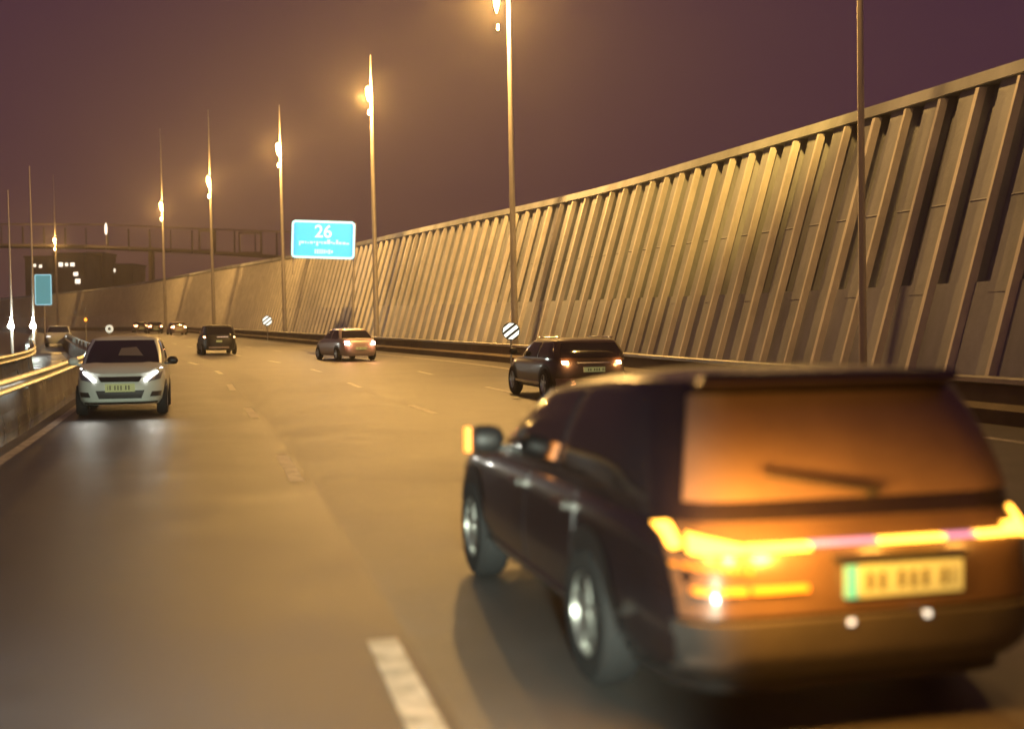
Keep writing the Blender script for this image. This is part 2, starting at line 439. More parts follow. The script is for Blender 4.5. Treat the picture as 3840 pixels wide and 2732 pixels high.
def font(txt, size, x, z, parent, m, y=-.075, name='lettering', sx=1.0, bold=0.0):
    c = bpy.data.curves.new(name, 'FONT'); c.body = txt; c.size = size; c.align_x = 'CENTER'; c.align_y = 'CENTER'; c.extrude = .004; c.offset = bold
    c.materials.append(m); o = bpy.data.objects.new(name, c); COL.objects.link(o); o.parent = parent
    bpy.context.view_layer.update(); me = bpy.data.meshes.new_from_object(o.evaluated_get(bpy.context.evaluated_depsgraph_get())); bpy.data.objects.remove(o)
    o = bpy.data.objects.new(name, me); COL.objects.link(o); o.parent = parent
    o.location = (x, y, z); o.rotation_euler = (radians(90), 0, 0); o.scale = (sx, 1, 1)
    return o
D = 77; ctr = P(715.5, 535, D); sc_ = D / 2600
w, h = 141 * sc_, 84 * sc_
sg = empty('road_sign', (ctr.x, D, gz(D))); tag(sg, 'large lit blue direction sign with white border standing before the noise wall', 'road sign')
sg.rotation_euler = (0, radians(2.2), 0)
zc = ctr.z - gz(D)
mb = MB(); 
pts = [(x, z + zc) for x, z in rrect(w, h, .28)]; prism(mb, pts, -.05, .05); mb.build('sign_panel', M['sign'], sg)
mb = MB(); frame(mb, w, h, .28, .15, -.075, -.051); mb.v = [(x, y, z + zc) for x, y, z in mb.v]; mb.build('border', M['signw'], sg)
font('26', 1.15, 0.0, zc + .50, sg, M['signw'], bold=.02)
# second and third lines: too blurred to read, so uneven marks of the same size
random.seed(3); mb = MB(); x = -w / 2 + .5
while x < w / 2 - .42:
    l_ = random.choice((.10, .14, .2)); hh = random.choice((.12, .17, .30)); mb.box((x + l_ / 2, -.062, zc - .20 + (hh - .17) / 2 * random.choice((-1, 1))), (l_, .02, hh)); x += l_ + random.choice((.02, .03, .06))
mb.build('lettering', M['signdim'], sg)
mb = MB(); x = -.55
while x < .55:
    l_ = random.choice((.10, .13)); mb.box((x + l_ / 2, -.062, zc - .78), (l_, .02, random.choice((.18, .26, .30)))); x += l_ + .04
mb.build('lettering', M['signdim'], sg)
mb = MB(); mb.tube((w / 2 - .05, .16, 0), (w / 2 - .05, .16, zc + h / 2 - .1), .085, .08); mb.build('post', M['pole'], sg, 40)
mb = MB(); mb.tube((-w / 2 + .12, .14, zc - h / 2 - 1.1), (-w / 2 + .12, .14, zc + h / 2 - .1), .045, .045)
for q in (-.8, .8): mb.box((0, .11, zc + q), (w - .1, .08, .10))
mb.build('bracket', M['pole'], sg)
l = bpy.data.lights.new('sign_light', 'AREA'); l.shape = 'RECTANGLE'; l.size = w * .9; l.size_y = h * .9; l.energy = 120; l.color = (.25, .65, 1)
o = bpy.data.objects.new('sign_light', l); COL.objects.link(o); o.parent = sg; o.location = (0, -.12, zc); o.rotation_euler = (radians(90), 0, 0)

D = 100; ctr = P(100, 646, D); s2 = empty('road_sign', (ctr.x, D, gz(D))); tag(s2, 'small upright teal sign at the left beside a pale flare streak', 'road sign')
zc = ctr.z - gz(D); w, h = 37 * D / 2600, 68 * D / 2600
mb = MB(); prism(mb, [(x, z + zc) for x, z in rrect(w, h, .12)], -.04, .04); mb.build('sign_panel', M['sign2'], s2)
mb = MB(); frame(mb, w, h, .12, .07, -.06, -.041); mb.v = [(x, y, z + zc) for x, y, z in mb.v]; mb.build('border', M['signdim'], s2)
mb = MB(); mb.tube((0, .1, 0), (0, .1, zc + h / 2), .07, .07); mb.build('post', M['pole'], s2, 40)

# round marker discs, their diagonal bars glowing in place of retroreflection
def marker(px, py, rpx, D, label):
    c = P(px, py, D); z0 = gz(D); t = empty('marker_disc', (c.x, D, z0)); tag(t, label, 'marker', 'striped marker discs on the parapet')
    r = rpx * D / 2600; zc = c.z - z0
    mb = MB(); mb.lathe([(0, .0), (r * 1.08, .0), (r * 1.08, .03), (0, .03)], 'Y', 28, (0, 0, zc)); mb.build('disc', M['black'], t)
    ca, sa = cos(radians(38)), sin(radians(38))
    for k in (-.68, 0, .68):
        hw = .2 * r; off = k * r; pts = []
        for o_, rev in ((off - hw, 0), (off + hw, 1)):
            L = sqrt(max(0, r * r - o_ * o_)) 
            seg = [(-L, o_), (L, o_)]; pts += seg if not rev else seg[::-1]
        pts = [(a * ca - b * sa, a * sa + b * ca + zc) for a, b in pts]
        mb = MB(); prism(mb, pts, -.012, -.002); mb.build('stripe', M['strip_w'], t)
    mb = MB(); mb.tube((0, .06, 0), (0, .06, zc + r * .6), .035, .035); mb.build('post', M['galv'], t, 40)
marker(1140, 738, 18.5, 43.0, 'large round white disc with dark diagonal bars on the near noise wall')
marker(597, 715, 10.5, 96.0, 'small distant round disc with diagonal bars left of the big blue sign')

# ------------------------------------------------------------------ vehicles
def lerp(a, b, t): return a + (b - a) * t
def pw(tbl, y):
    if y <= tbl[0][0]: return tbl[0][1]
    for (a, za), (b, zb) in zip(tbl, tbl[1:]):
        if y <= b:
            t = (y - a) / (b - a); t = t * t * (3 - 2 * t); return lerp(za, zb, t)
    return tbl[-1][1]
class Car:
    N = 5.0
    WF = [(0, .90), (.12, .965), (.4, 1.0), (.8, .985), (1.0, .925)]
    LF = [(0, .955), (.12, .99), (.4, 1.0), (.72, .99), (1.0, .945)]
    def __init__(s, L=4.4, W=1.82, H=1.55, z0=.24, top=None, cab=None):
        s.L, s.W, s.H, s.z0 = L, W, H, z0
        s.top = top or [(-L / 2, .98), (-L / 2 + .5, 1.02), (.6, 1.0), (1.1, .98), (L / 2, .72)]
        # cabin: rear base, rear top, front top, front base (y), base half-width, roof half-width, base z
        s.cab = cab or dict(rb=-L / 2 + .12, rt=-L / 2 + .55, ft=.45, fb=1.25, wb=W / 2 - .05, wt=W / 2 - .20, zb=.92)
    def P(s, th, v):
        wv = s.W / 2 * pw(s.WF, v); lv = s.L / 2 * pw(s.LF, v)
        c, q = cos(th), sin(th); e_ = 2 / s.N
        x = wv * math.copysign(abs(c) ** e_, c); y = lv * math.copysign(abs(q) ** e_, q)
        return Vector((x, y, s.z0 + v * (pw(s.top, y) - s.z0)))
    def body(s):
        mb = MB(); n = 72; rows = []
        vs = [0, .04, .12, .25, .4, .55, .7, .82, .9, .96, 1.0]
        ths = [2 * pi * (i + .5) / n for i in range(n)]
        for v in vs: rows.append([s.P(t, v) for t in ths])
        ring = rows[-1]; mb.grid(rows, True); cap = [ring]
        for k in (.97, .9, .75, .5, .25, .02):
            cap.append([Vector((p.x * k, p.y * k, pw(s.top, p.y * k) + .06 * (1 - k * k) * (1 if k < .97 else .5))) for p in ring])
        mb.grid(cap, True); mb.add(rows[0], [tuple(range(n))]); return mb
    def end(s, x, z, sg, off):
        v = .5; y = 0
        for _ in range(10):
            wv = s.W / 2 * pw(s.WF, v); lv = s.L / 2 * pw(s.LF, v)
            c = min(.9999, abs(x) / wv) ** (s.N / 2); y = sg * lv * (max(0, 1 - c * c)) ** (1 / s.N)
            v = max(0, min(1, (z - s.z0) / (pw(s.top, y) - s.z0)))
        return Vector((x, y + sg * off, z))
    def side(s, y, z, sg, off):
        v = max(0, min(1, (z - s.z0) / (pw(s.top, y) - s.z0)))
        wv = s.W / 2 * pw(s.WF, v); lv = s.L / 2 * pw(s.LF, v)
        q = min(.9999, abs(y) / lv) ** (s.N / 2); x = sg * wv * (max(0, 1 - q * q)) ** (1 / s.N)
        return Vector((x + sg * off, y, z))
    def patch(s, kind, q, off=.004, th=.02, nu=10, nv=4, sg=1):
        """slab on an end ('front','rear') or 'side'; q = four (a, z) corners BL, BR, TR, TL"""
        def f(u, v, o):
            a = lerp(lerp(q[0][0], q[1][0], u), lerp(q[3][0], q[2][0], u), v); z = lerp(lerp(q[0][1], q[1][1], u), lerp(q[3][1], q[2][1], u), v)
            if kind == 'front': return s.end(a, z, 1, o)
            if kind == 'rear': return s.end(a, z, -1, o)
            if kind == 'side': return s.side(a, z, sg, o)
            return s.cabp(kind, a, z, o, sg)
        mb = MB(); A = [[f(i / nu, j / nv, off + th) for i in range(nu + 1)] for j in range(nv + 1)]; B = [[f(i / nu, j / nv, -.02) for i in range(nu + 1)] for j in range(nv + 1)]
        mb.grid(A); mb.grid([A[0], B[0]]); mb.grid([A[-1], B[-1]]); mb.grid([[r[0] for r in A], [r[0] for r in B]]); mb.grid([[r[-1] for r in A], [r[-1] for r in B]])
        return mb
    # cabin shell; t in 0..1 from base to roof edge
    def cdim(s, t):
        c = s.cab; yr = lerp(c['rb'], c['rt'], t) - .05 * sin(pi * t); yf = lerp(c['fb'], c['ft'], t) + .05 * sin(pi * t)
        w = lerp(c['wb'], c['wt'], t) + .03 * sin(pi * t); s.rs = c.get('rs', 0); z = c['zb'] + t * (s.H - .07 - c['zb'])
        return (yr + yf) / 2, (yf - yr) / 2, w, z
    CN = 7.0
    def drop(s, p, t):
        k = max(0, p.y - s.cab['rt']); p.z -= t * s.rs * k * k; return p
    def cabp(s, kind, a, t, off, sg):
        cy, hy, w, z = s.cdim(t); e_ = 1 / s.CN
        if kind in ('cfront', 'crear'):
            k = 1 if kind == 'cfront' else -1; x = a * w
            c = min(.9999, abs(a)) ** (s.CN / 2); y = cy + k * hy * max(0, 1 - c * c) ** e_
            return s.drop(Vector((x, y + k * off, z + off * .4)), t)
        y = cy + a * hy; q = min(.9999, abs(a)) ** (s.CN / 2); x = sg * w * max(0, 1 - q * q) ** e_
        return s.drop(Vector((x + sg * off, y, z)), t)
    def cabin(s):
        mb = MB(); n = 64; ths = [2 * pi * (i + .5) / n for i in range(n)]; rows = []
        def ring(t, k=1, dz=0):
            cy, hy, w, z = s.cdim(t); e_ = 2 / s.CN
            return [s.drop(Vector((k * w * math.copysign(abs(cos(a)) ** e_, cos(a)), cy + k * hy * math.copysign(abs(sin(a)) ** e_, sin(a)), z + dz)), t) for a in ths]
        for t in (0, .15, .3, .45, .6, .75, .9, 1): rows.append(ring(t))
        for k in (.985, .95, .88, .7, .4, .02): rows.append(ring(1, k, .07 * (1 - k ** 4)))
        mb.grid(rows, True); return mb
def wheel(car, x, y, r, sg, rim_m):
    w = MB(); wd = .21
    w.lathe([(r * .60, -wd / 2), (r * .9, -wd / 2), (r, -wd / 2 + .04), (r, wd / 2 - .04), (r * .9, wd / 2), (r * .60, wd / 2)], 'X', 32)
    o = w.build('wheel', M['tyre'], car, 40); o.location = (x, y, r)
    rm = MB(); X = sg * (wd / 2 - .015)
    rm.lathe([(r * .62, X), (r * .58, X + sg * .012), (r * .54, X - sg * .03), (r * .50, X - sg * .05)], 'X', 32)
    for k in range(5):
        a = 2 * pi * k / 5; Mx = Matrix.Rotation(a, 3, 'X')
        rm.box(Mx @ Vector((X - sg * .01, 0, r * .31)), (.025, r * .17, r * .50), Mx)
    rm.lathe([(.001, X + sg * .012), (r * .15, X + sg * .01), (r * .16, X - sg * .04)], 'X', 16)
    rm.build('rim', rim_m, o, 40)
    return o
def side_arch(car_o, c, y, r, sg, x0):
    mb = MB(); A = []
    for rr in (.02, .5, 1.0):
        A.append([c.side(y + r * rr * cos(a), max(c.z0, r * .92 + r * rr * sin(a)), sg, .006) for a in [2 * pi * i / 28 for i in range(28)]])
    mb.grid(A, True); mb.build('wheel_arch', M['black'], car_o, 40)
def mirror(car_o, c, sg, m, y, z, glowm=None, sc=1.0, asym=False):
    mb = MB(); x = sg * (c.W / 2 + .11)
    rows = []
    for i in range(9):
        u = -1 + 2 * i / 8; k = sqrt(max(.02, 1 - abs(u) ** 3)); rows.append([(x + sg * .11 * sc * u, y + .075 * k * cos(a), z + .085 * sc * k * sin(a)) for a in [2 * pi * j / 14 for j in range(14)]])
    mb.grid(rows, True); mb.add(rows[0], [tuple(range(14))]); mb.add(rows[-1], [tuple(range(14))])
    mb.box((sg * (c.W / 2 - .0), y + .02, z - .06), (.16, .05, .04))
    o = mb.build('wing_mirror', m, car_o, 50)
    if glowm:
        g = MB(); g.box((x + sg * .115 * sc, y - .02, z + .0), (.035, .06, .15)); g.build('indicator', glowm, o)
    return o
def plate(car_o, c, kind, x, z, w=.52, h=.12, off=.02, strip=True, sg=-1, marks=True):
    p = c.end(x, z, sg, off); 
    mb = MB(); mb.box((x, p.y, z), (w, .02, h)); o = mb.build('number_plate', M['plate'], car_o)
    if strip:
        g = MB(); g.box((x - sg * -1 * (w / 2 - .025) * (1 if sg < 0 else 1), p.y + sg * .006, z), (.05, .02, h)); g.build('plate_strip', M['plate_blue'], o)
    if marks:
        xx = x - w / 2 + .09
        for cw in (.045, .045, 0, .045, .045, .045, 0, .045, .02):
            if cw:
                g = MB(); g.box((xx + cw / 2, p.y + sg * .0055, z + random.uniform(-.002, .002)), (cw * .55, .016, h * .55)); g.build('plate_character', M['plate_ink'], o)
            xx += (cw or .022) + .012
def base_car(name, label, X, Y, head, c, paint, roofm=None, group=None, wheels=True, rim=None, cat='car', wr=.32, glassm=None, rearw=1.0):
    t = empty(name, (X, Y, gz(Y)), -radians(head)); tag(t, label, cat, group)
    c.body().build('body', paint, t, 35); c.cabin().build('roof', roofm or paint, t, 35)
    g = glassm or M['glass']
    c.patch('cfront', [(-.88, .06), (.88, .06), (.86, .95), (-.86, .95)], .004, .006, 16, 8).build('windscreen', g, t, 40)
    c.patch('crear', [(-.86, .14), (.86, .14), (.82, .90), (-.82, .90)], .006, .008, 20, 10).build('rear_window', g, t, 40)
    for sg in (-1, 1):
        for a0, a1 in ((-.84, -.10), (-.04, .86)):
            c.patch('cside', [(a0, .12), (a1, .12), (a1 - .04, .93), (a0 + .03, .93)], .001, .005, 8, 5, sg).build('side_window', g, t, 40)
    wy = c.L * .305
    for sg in (-1, 1):
        for yy in (-wy * rearw, wy):
            side_arch(t, c, yy, wr * 1.17, sg, 0)
            wheel(t, sg * (c.W / 2 - .095), yy, wr, sg, rim or M['rim'])
    return t

# ---- near dark car with the lit tail bar ------------------------------------
HD = -14.3; hr = radians(HD)
c = Car(4.45, 1.92, 1.56, .25, top=[(-2.225, .95), (-1.9, .99), (.7, .98), (1.3, .95), (2.225, .77)], cab=dict(rb=-2.14, rt=-1.78, ft=.25, fb=1.15, wb=.92, wt=.79, zb=.92, rs=.04)); c.N = 8.0
rc = Vector((1.52, 4.93)); dirv = Vector((sin(hr), cos(hr))); ctr = rc + dirv * 2.2
t = base_car('dark_car', 'dark hatchback close on the right with an orange light bar across its tail', ctr.x, ctr.y, HD, c, M['dark'], wr=.345, rim=M['rim'], rearw=.90)
NEAR = t
glow_glass = mat('glow_rear_glass', (.15, .10, .075), .40, coat=.5, var=.2, vscale=2)  # glass made pale and diffuse so the orange wash shows on it
for o in t.children:
    if o.name.startswith('rear_window'): o.data.materials[0] = glow_glass
# tail details (the car's local frame: rear is -y, left is -x)
hatch = mat('tailgate_glow_paint', (.095, .060, .040), .32, .1, coat=.4, var=.15, vscale=2)  # lighter and browner than the body to take up the orange wash
lowb = mat('bumper_plastic', (.060, .054, .052), .5, var=.15, vscale=3)
c.patch('rear', [(-.84, .54), (.84, .54), (.88, .94), (-.88, .94)], .002, .012, 16, 5).build('tailgate', hatch, t, 40)
c.patch('rear', [(-.92, .28), (.92, .28), (.94, .52), (-.94, .52)], .004, .05, 18, 4).build('bumper', lowb, t, 40)
c.patch('rear', [(-.90, .20), (.90, .20), (.91, .26), (-.91, .26)], .0, .02, 18, 2).build('bumper_trim', M['black'], t, 40)
def bar(x0, x1, z0, z1, m, nm='tail_light', th=.045):
    return c.patch('rear', [(x0, z0), (x1, z0), (x1, z1), (x0, z1)], .012, th, 8, 2).build(nm, m, t, 50)
c.patch('rear', [(-.855, .815), (-.825, .83), (-.835, .915), (-.875, .90)], .0, .04, 4, 4).build('tail_light', M['amber_hot'], t, 50)
c.patch('rear', [(-.80, .805), (-.59, .808), (-.59, .832), (-.79, .878)], .012, .045, 8, 3).build('tail_light', M['amber_hot'], t, 50)
bar(-.575, -.30, .808, .832, M['amber_hot'])
bar(-.29, .02, .822, .835, M['violet'])
bar(.02, .34, .817, .833, M['amber_hot'])
bar(.35, .50, .822, .835, M['violet'])
bar(.50, .66, .818, .836, M['amber_hot'])
for x_ in (.685, .735, .785): bar(x_, x_ + .028, .815, .862, M['amber_hot'])
c.patch('rear', [(.845, .79), (.885, .77), (.885, .88), (.835, .91)], .0, .04, 4, 4).build('tail_light', M['amber_hot'], t, 50)
bar(-.80, -.59, .640, .662, M['amber_low'], 'reflector', .03); bar(-.565, -.32, .640, .662, M['amber_low'], 'reflector', .03)
for i in range(9): bar(-.86 + i * .035, -.845 + i * .035, .745 - .003 * i, .758 - .003 * i, M['amber_low'], 'reflector', .03)
plate(t, c, 'rear', .13, .665, .56, .135, .035)
mb = MB(); q0 = c.cabp('crear', .05, .16, .05, 1); q1 = c.cabp('crear', -.50, .30, .045, 1); mb.tube(q0, q1, .012, .008, 8); mb.tube(c.cabp('crear', .05, .16, .0, 1), q0, .022, .022, 10); mb.build('rear_wiper', M['black'], t)
mb = MB(); p_ = c.end(.12, .76, -1, .02); mb.box((.12, p_.y - .01, .76), (.62, .05, .03)); mb.build('tailgate_handle', M['black'], t)
c.patch('crear', [(-.80, .93), (.80, .93), (.78, .99), (-.78, .99)], .02, .10, 12, 2).build('roof_spoiler', M['dark'], t, 40)
for x_, z_ in ((-.14, .505), (.22, .515)):
    mb = MB(); q = c.end(x_, z_, -1, .05); mb.box((x_, q.y - .002, z_), (.024, .02, .022)); mb.build('parking_sensor', M['strip_w'], t)  # sensors glow, a white glint put into their material
for sg in (-1, 1):
    mirror(t, c, sg, M['black'], .42, 1.05, M['amber'] if sg < 0 else None, 1.05)
    for y0, y1 in ((-.98, -.08), (-.05, .98)):
        d_ = c.patch('side', [(y0, .38), (y1, .38), (y1, .92), (y0, .92)], .001, .006, 10, 6, sg).build('door', M['dark'], t, 40)
        hn = MB(); q = c.side(y0 + .16, .83, sg, .03); hn.box(q, (.03, .20, .03)); hn.build('handle', M['chrome'], d_)
    c.patch('side', [(-1.0, .30), (1.0, .30), (1.0, .345), (-1.0, .345)], .002, .012, 10, 2, sg).build('sill_trim', M['chrome'], t, 40)
# added points behind the bar wash the tail orange, standing in for lens smear
for x_, e_ in ((-.84, 18), (-.66, 50), (-.40, 46), (.18, 8), (.62, 6)):
    l = bpy.data.lights.new('tail_glow', 'POINT'); l.specular_factor = .12; l.energy = e_; l.color = (1, .42, .06); l.shadow_soft_size = .05
    o = bpy.data.objects.new('tail_glow', l); COL.objects.link(o); o.parent = t; q = c.end(x_, .90, -1, .38); o.location = q

# ---- white car facing the camera ---------------------------------------------
c = Car(4.1, 1.74, 1.60, .25, top=[(-2.05, 1.0), (-1.6, 1.03), (.8, 1.02), (1.2, 1.04), (1.7, .96), (2.05, .82)], cab=dict(rb=-1.98, rt=-1.5, ft=.15, fb=1.28, wb=.83, wt=.68, zb=.97))
hw = 180 - 15.0
t = base_car('white_car', 'white hatchback facing the camera beside the left guardrail with slanted white lights', -8.28, 25.0, hw, c, M['white_paint'], roofm=M['white_paint'], wr=.32)
for sg in (-1, 1):
    c.patch('front', [(sg * .46, .73), (sg * .50, .72), (sg * .80, .95), (sg * .77, .965)], .002, .035, 8, 3).build('headlight', M['drl'], t, 50)
    c.patch('front', [(sg * .52, .70), (sg * .76, .74), (sg * .81, .90), (sg * .60, .78)], .001, .012, 6, 3).build('headlight_glass', mat('lens_clear', (.14, .13, .15), .3), t, 50)
    c.patch('front', [(sg * .56, .40), (sg * .76, .40), (sg * .78, .50), (sg * .60, .50)], .001, .012, 6, 3).build('fog_lamp', M['grey'], t, 50)
    mirror(t, c, sg, M['black'] if sg < 0 else M['white_paint'], .72, 1.08)
c.patch('front', [(-.36, .70), (.36, .70), (.42, .80), (-.42, .80)], .002, .015, 12, 3).build('grille', M['black'], t, 40)
c.patch('front', [(-.40, .37), (.40, .37), (.46, .53), (-.46, .53)], .002, .012, 12, 3).build('air_intake', M['black'], t, 40)
c.patch('front', [(-.80, .255), (.80, .255), (.82, .30), (-.82, .30)], .0, .03, 14, 2).build('bumper_lip', M['chrome'], t, 40)
plate(t, c, 'front', 0, .585, .56, .16, .02, strip=False, sg=1, marks=True)
mb = MB(); mb.box((0, 0.3, 1.16), (1.1, .5, .14)); 
# a pale cover seen through the windscreen
c.patch('cfront', [(-.50, .38), (.12, .40), (.06, .66), (-.34, .70)], .012, .008, 10, 5).build('sunshade', M['seat'], t, 40)
for sg in (-1, 1):
    l = bpy.data.lights.new('drl_light', 'SPOT'); l.energy = 22; l.color = (1, .98, .85); l.spot_size = radians(95); l.spot_blend = .9; l.shadow_soft_size = .06
    o = bpy.data.objects.new('drl_light', l); COL.objects.link(o); o.parent = t; o.location = c.end(sg * .62, .80, 1, .08); o.rotation_euler = (radians(78), 0, 0)

# ---- dark 4x4 ahead of the near car -----------------------------------------
def tails(t, c, m, xz, w=.12, h=.12, nm='tail_light'):
    for x, z in xz:
        c.patch('rear', [(x - w / 2, z - h / 2), (x + w / 2, z - h / 2), (x + w / 2, z + h / 2), (x - w / 2, z + h / 2)], .01, .03, 4, 3).build(nm, m, t, 50)
def tail_glow(t, c, xz, e_, col=(1, .40, .12)):
    for x, z in xz:
        l = bpy.data.lights.new('tail_glow', 'POINT'); l.specular_factor = .12; l.energy = e_; l.color = col; l.shadow_soft_size = .06
        o = bpy.data.objects.new('tail_glow', l); COL.objects.link(o); o.parent = t; o.location = c.end(x, z, -1, .15)
hh = radians(-19)
c = Car(4.3, 1.92, 1.44, .26, top=[(-2.15, .98), (-1.9, 1.0), (.8, .95), (1.2, .93), (2.15, .78)], cab=dict(rb=-2.08, rt=-1.7, ft=.2, fb=1.05, wb=.90, wt=.78, zb=.92))
cx, cy = 1.85 + sin(hh) * 2.15, 26.6 + cos(hh) * 2.25
hh = radians(-16); cx, cy = 1.88 + sin(hh) * 2.15, 26.6 + cos(hh) * 2.15
t = base_car('off_road_car', 'dark grey car with two amber tail lights, partly hidden by the near dark car', cx, cy, -16, c, M['grey'], wr=.37, roofm=mat('brown_roof', (.07, .045, .03), .3, .2, coat=.5))
tails(t, c, M['tail'], ((-.66, .90), (.64, .90)), .12, .12); tail_glow(t, c, ((-.66, .9), (.64, .9)), 12)
c.patch('rear', [(-.93, .33), (.93, .33), (.94, .52), (-.94, .52)], .004, .05, 16, 3).build('bumper', M['silver'], t, 40)
plate(t, c, 'rear', .0, .72, .52, .11, .02, strip=False)
c.patch('rear', [(-.40, .86), (.40, .86), (.40, .89), (-.40, .89)], .004, .02, 10, 2).build('tailgate_trim', M['chrome'], t, 40)
for sg in (-1, 1):
    mirror(t, c, sg, M['black'], .80, 1.10)
    c.patch('side', [(-1.0, .36), (.95, .36), (.95, .42), (-1.0, .42)], .002, .05, 10, 2, sg).build('side_step', M['chrome'], t, 40)
    mb = MB(); mb.tube((sg * .66, -1.55, 1.45), (sg * .66, .1, 1.45), .022); mb.build('roof_rail', M['chrome'], t, 40)

# ---- silver car mid distance --------------------------------------------------
c = Car(4.4, 1.80, 1.46, .22, top=[(-2.2, .96), (-1.5, 1.0), (.8, .95), (2.2, .72)], cab=dict(rb=-1.75, rt=-1.15, ft=.2, fb=1.1, wb=.84, wt=.66, zb=.92))
hh = radians(-27); cx, cy = P(806, 780, 52).x + sin(hh) * 2.2, 52 + cos(hh) * 2.2
t = base_car('silver_car', 'pinkish silver saloon with two bright tail lights in the lane below the big blue sign', cx, cy, -27, c, M['silver'], wr=.31)
tails(t, c, M['tailred'], ((-.62, .80), (.62, .80)), .17, .17); tail_glow(t, c, ((-.6, .8), (.6, .8)), 14, (1, .35, .2))
plate(t, c, 'rear', .0, .56, .52, .11, .02, strip=False)
c.patch('rear', [(-.8, .26), (.8, .26), (.82, .42), (-.82, .42)], .004, .03, 14, 3).build('bumper', M['silver'], t, 40)

# ---- dark van-like car --------------------------------------------------------
c = Car(4.3, 1.80, 1.60, .24, top=[(-2.15, 1.02), (.8, 1.0), (2.15, .78)], cab=dict(rb=-2.1, rt=-1.8, ft=.3, fb=1.15, wb=.84, wt=.72, zb=.97))
hh = radians(-20); cx, cy = P(492, 780, 62).x + sin(hh) * 2.15, 62 + cos(hh) * 2.15
t = base_car('dark_estate_car', 'small black car driving away in mid distance with pale plate and thin tail lights', cx, cy, -20, c, M['black'], wr=.31)
tails(t, c, M['tail'], ((-.78, 1.02), (.78, 1.02)), .07, .22)
c.patch('rear', [(-.16, .93), (.42, .93), (.42, 1.0), (-.16, 1.0)], .004, .02, 8, 2).build('tailgate_trim', mat('glint_trim', (.85, .7, .6), .4, emis=(1, .75, .6), es=.5), t, 40)  # trim glows in place of a white reflection
c.patch('rear', [(-.6, .34), (.45, .34), (.45, .44), (-.6, .44)], .004, .03, 8, 2).build('bumper', M['silver'], t, 40)
plate(t, c, 'rear', -.06, .72, .30, .10, .02, strip=False, marks=False)

# ---- three cars far ahead ------------------------------------------------------
for px, D_, lab, Wd, m_ in ((401, 133, 'distant boxy car with a ring of warm tail lights, rightmost of the far trio', 1.85, 'silver'), (349, 146, 'distant car in the middle of the far trio of warm tail lights', 1.75, 'dark'), (317, 158, 'distant car at the left of the far trio of warm tail lights', 1.75, 'grey')):
    c = Car(4.3, Wd, 1.5, .22); hh = radians(-24); p = P(px, 735, D_)
    t = base_car('far_car', lab, p.x + sin(hh) * 2.1, D_ + cos(hh) * 2.1, -24, c, M[m_], group='cars far ahead', wr=.31)
    tails(t, c, M['tail'], ((-.7, .92), (.7, .92)), .26, .2)
    c.patch('rear', [(-.3, .50), (.3, .50), (.3, .6), (-.3, .6)], .004, .02, 6, 2).build('number_plate', M['plate'], t, 40)

# ---- oncoming pale car beyond the median, amber marker, ring light ---------
c = Car(4.4, 1.8, 1.5, .22)
p = P(132, 735, 86)
t = base_car('pale_car', 'pale oncoming car half hidden behind the left guardrails under the teal sign', p.x, 86, 160, c, M['white_paint'], wr=.31)
for sg in (-1, 1):
    c.patch('front', [(sg * .50, .66), (sg * .80, .66), (sg * .80, .78), (sg * .52, .76)], .004, .02, 5, 2).build('headlight', glow('dim_headlight', (1, .95, .85), 1.2) if sg < 0 else bpy.data.materials['dim_headlight'], t, 40)
D_ = 100; p = P(193, 713, D_); t = empty('marker_post', (p.x, D_, gz(D_))); tag(t, 'thin post with a small orange light left of the white car roof', 'marker post')
z_ = p.z - gz(D_); mb = MB(); mb.tube((0, 0, 0), (0, 0, z_ + 1.1), .05, .02, 8); mb.build('post', M['galv'], t, 40)
mb = MB(); mb.lathe([(0, -.13), (.12, -.08), (.13, .05), (.06, .16), (0, .18)], 'Z', 12, (0, -.05, z_)); mb.build('lamp', M['amber'], t, 60)
D_ = 70; p = P(245, 733, D_); t = empty('ring_light', (p.x, D_, gz(D_))); tag(t, 'small pale ring on a short post just above the white car', 'reflector')  # ring light, glowing by its own material
z_ = p.z - gz(D_); mb = MB(); n = 24; rows = []
for i in range(n):
    a = 2 * pi * i / n; rows.append([((.17 + .075 * cos(b)) * cos(a), .06 * sin(b), (.17 + .075 * cos(b)) * sin(a) + z_) for b in [2 * pi * j / 8 for j in range(8)]])
rows.append(rows[0]); mb.grid(rows, True); mb.build('ring', glow('ring_white', (.95, .92, .72), .7), t, 60)  # the ring glows by its own material
mb = MB(); mb.tube((0, .05, 0), (0, .05, z_), .03, .03, 8); mb.build('post', M['galv'], t, 40)

# ------------------------------------------------------------------ viaduct far behind the wall
D_ = 270
vp = empty('viaduct', (P(300, 560, D_).x, D_, gz(D_))); tag(vp, 'long pale road viaduct crossing the sky behind the noise wall on the left', 'viaduct')
def lerp(a, b, t): return a + (b - a) * t
def vbox(mb, x0, y0, x1, y1, D0, th):
    a = P(x0, y0, D0); b = P(x1, y1, D0)
    lo = [Vector((a.x, D0, min(a.z, b.z))), Vector((b.x, D0, min(a.z, b.z)))]
    mb.box(((a.x + b.x) / 2, D0 + th / 2, (a.z + b.z) / 2), (abs(b.x - a.x), th, abs(a.z - b.z)))
deck, rail, fr, pier = MB(), MB(), MB(), MB()
def band(mb, pts, th, d0, m=None):
    rows = []
    for x, yt, yb in pts:
        a = P(x, yt, d0); b = P(x, yb, d0); rows.append([(a.x, d0, a.z), (a.x, d0 + th, a.z), (b.x, d0 + th, b.z), (b.x, d0, b.z)])
    mb.grid(rows, True)
    mb.add(rows[0], [(0, 1, 2, 3)]); mb.add(rows[-1], [(0, 1, 2, 3)])
band(deck, [(-200, 541, 546), (180, 546, 551), (420, 556, 561), (590, 567, 572), (800, 582, 587)], 9, D_)
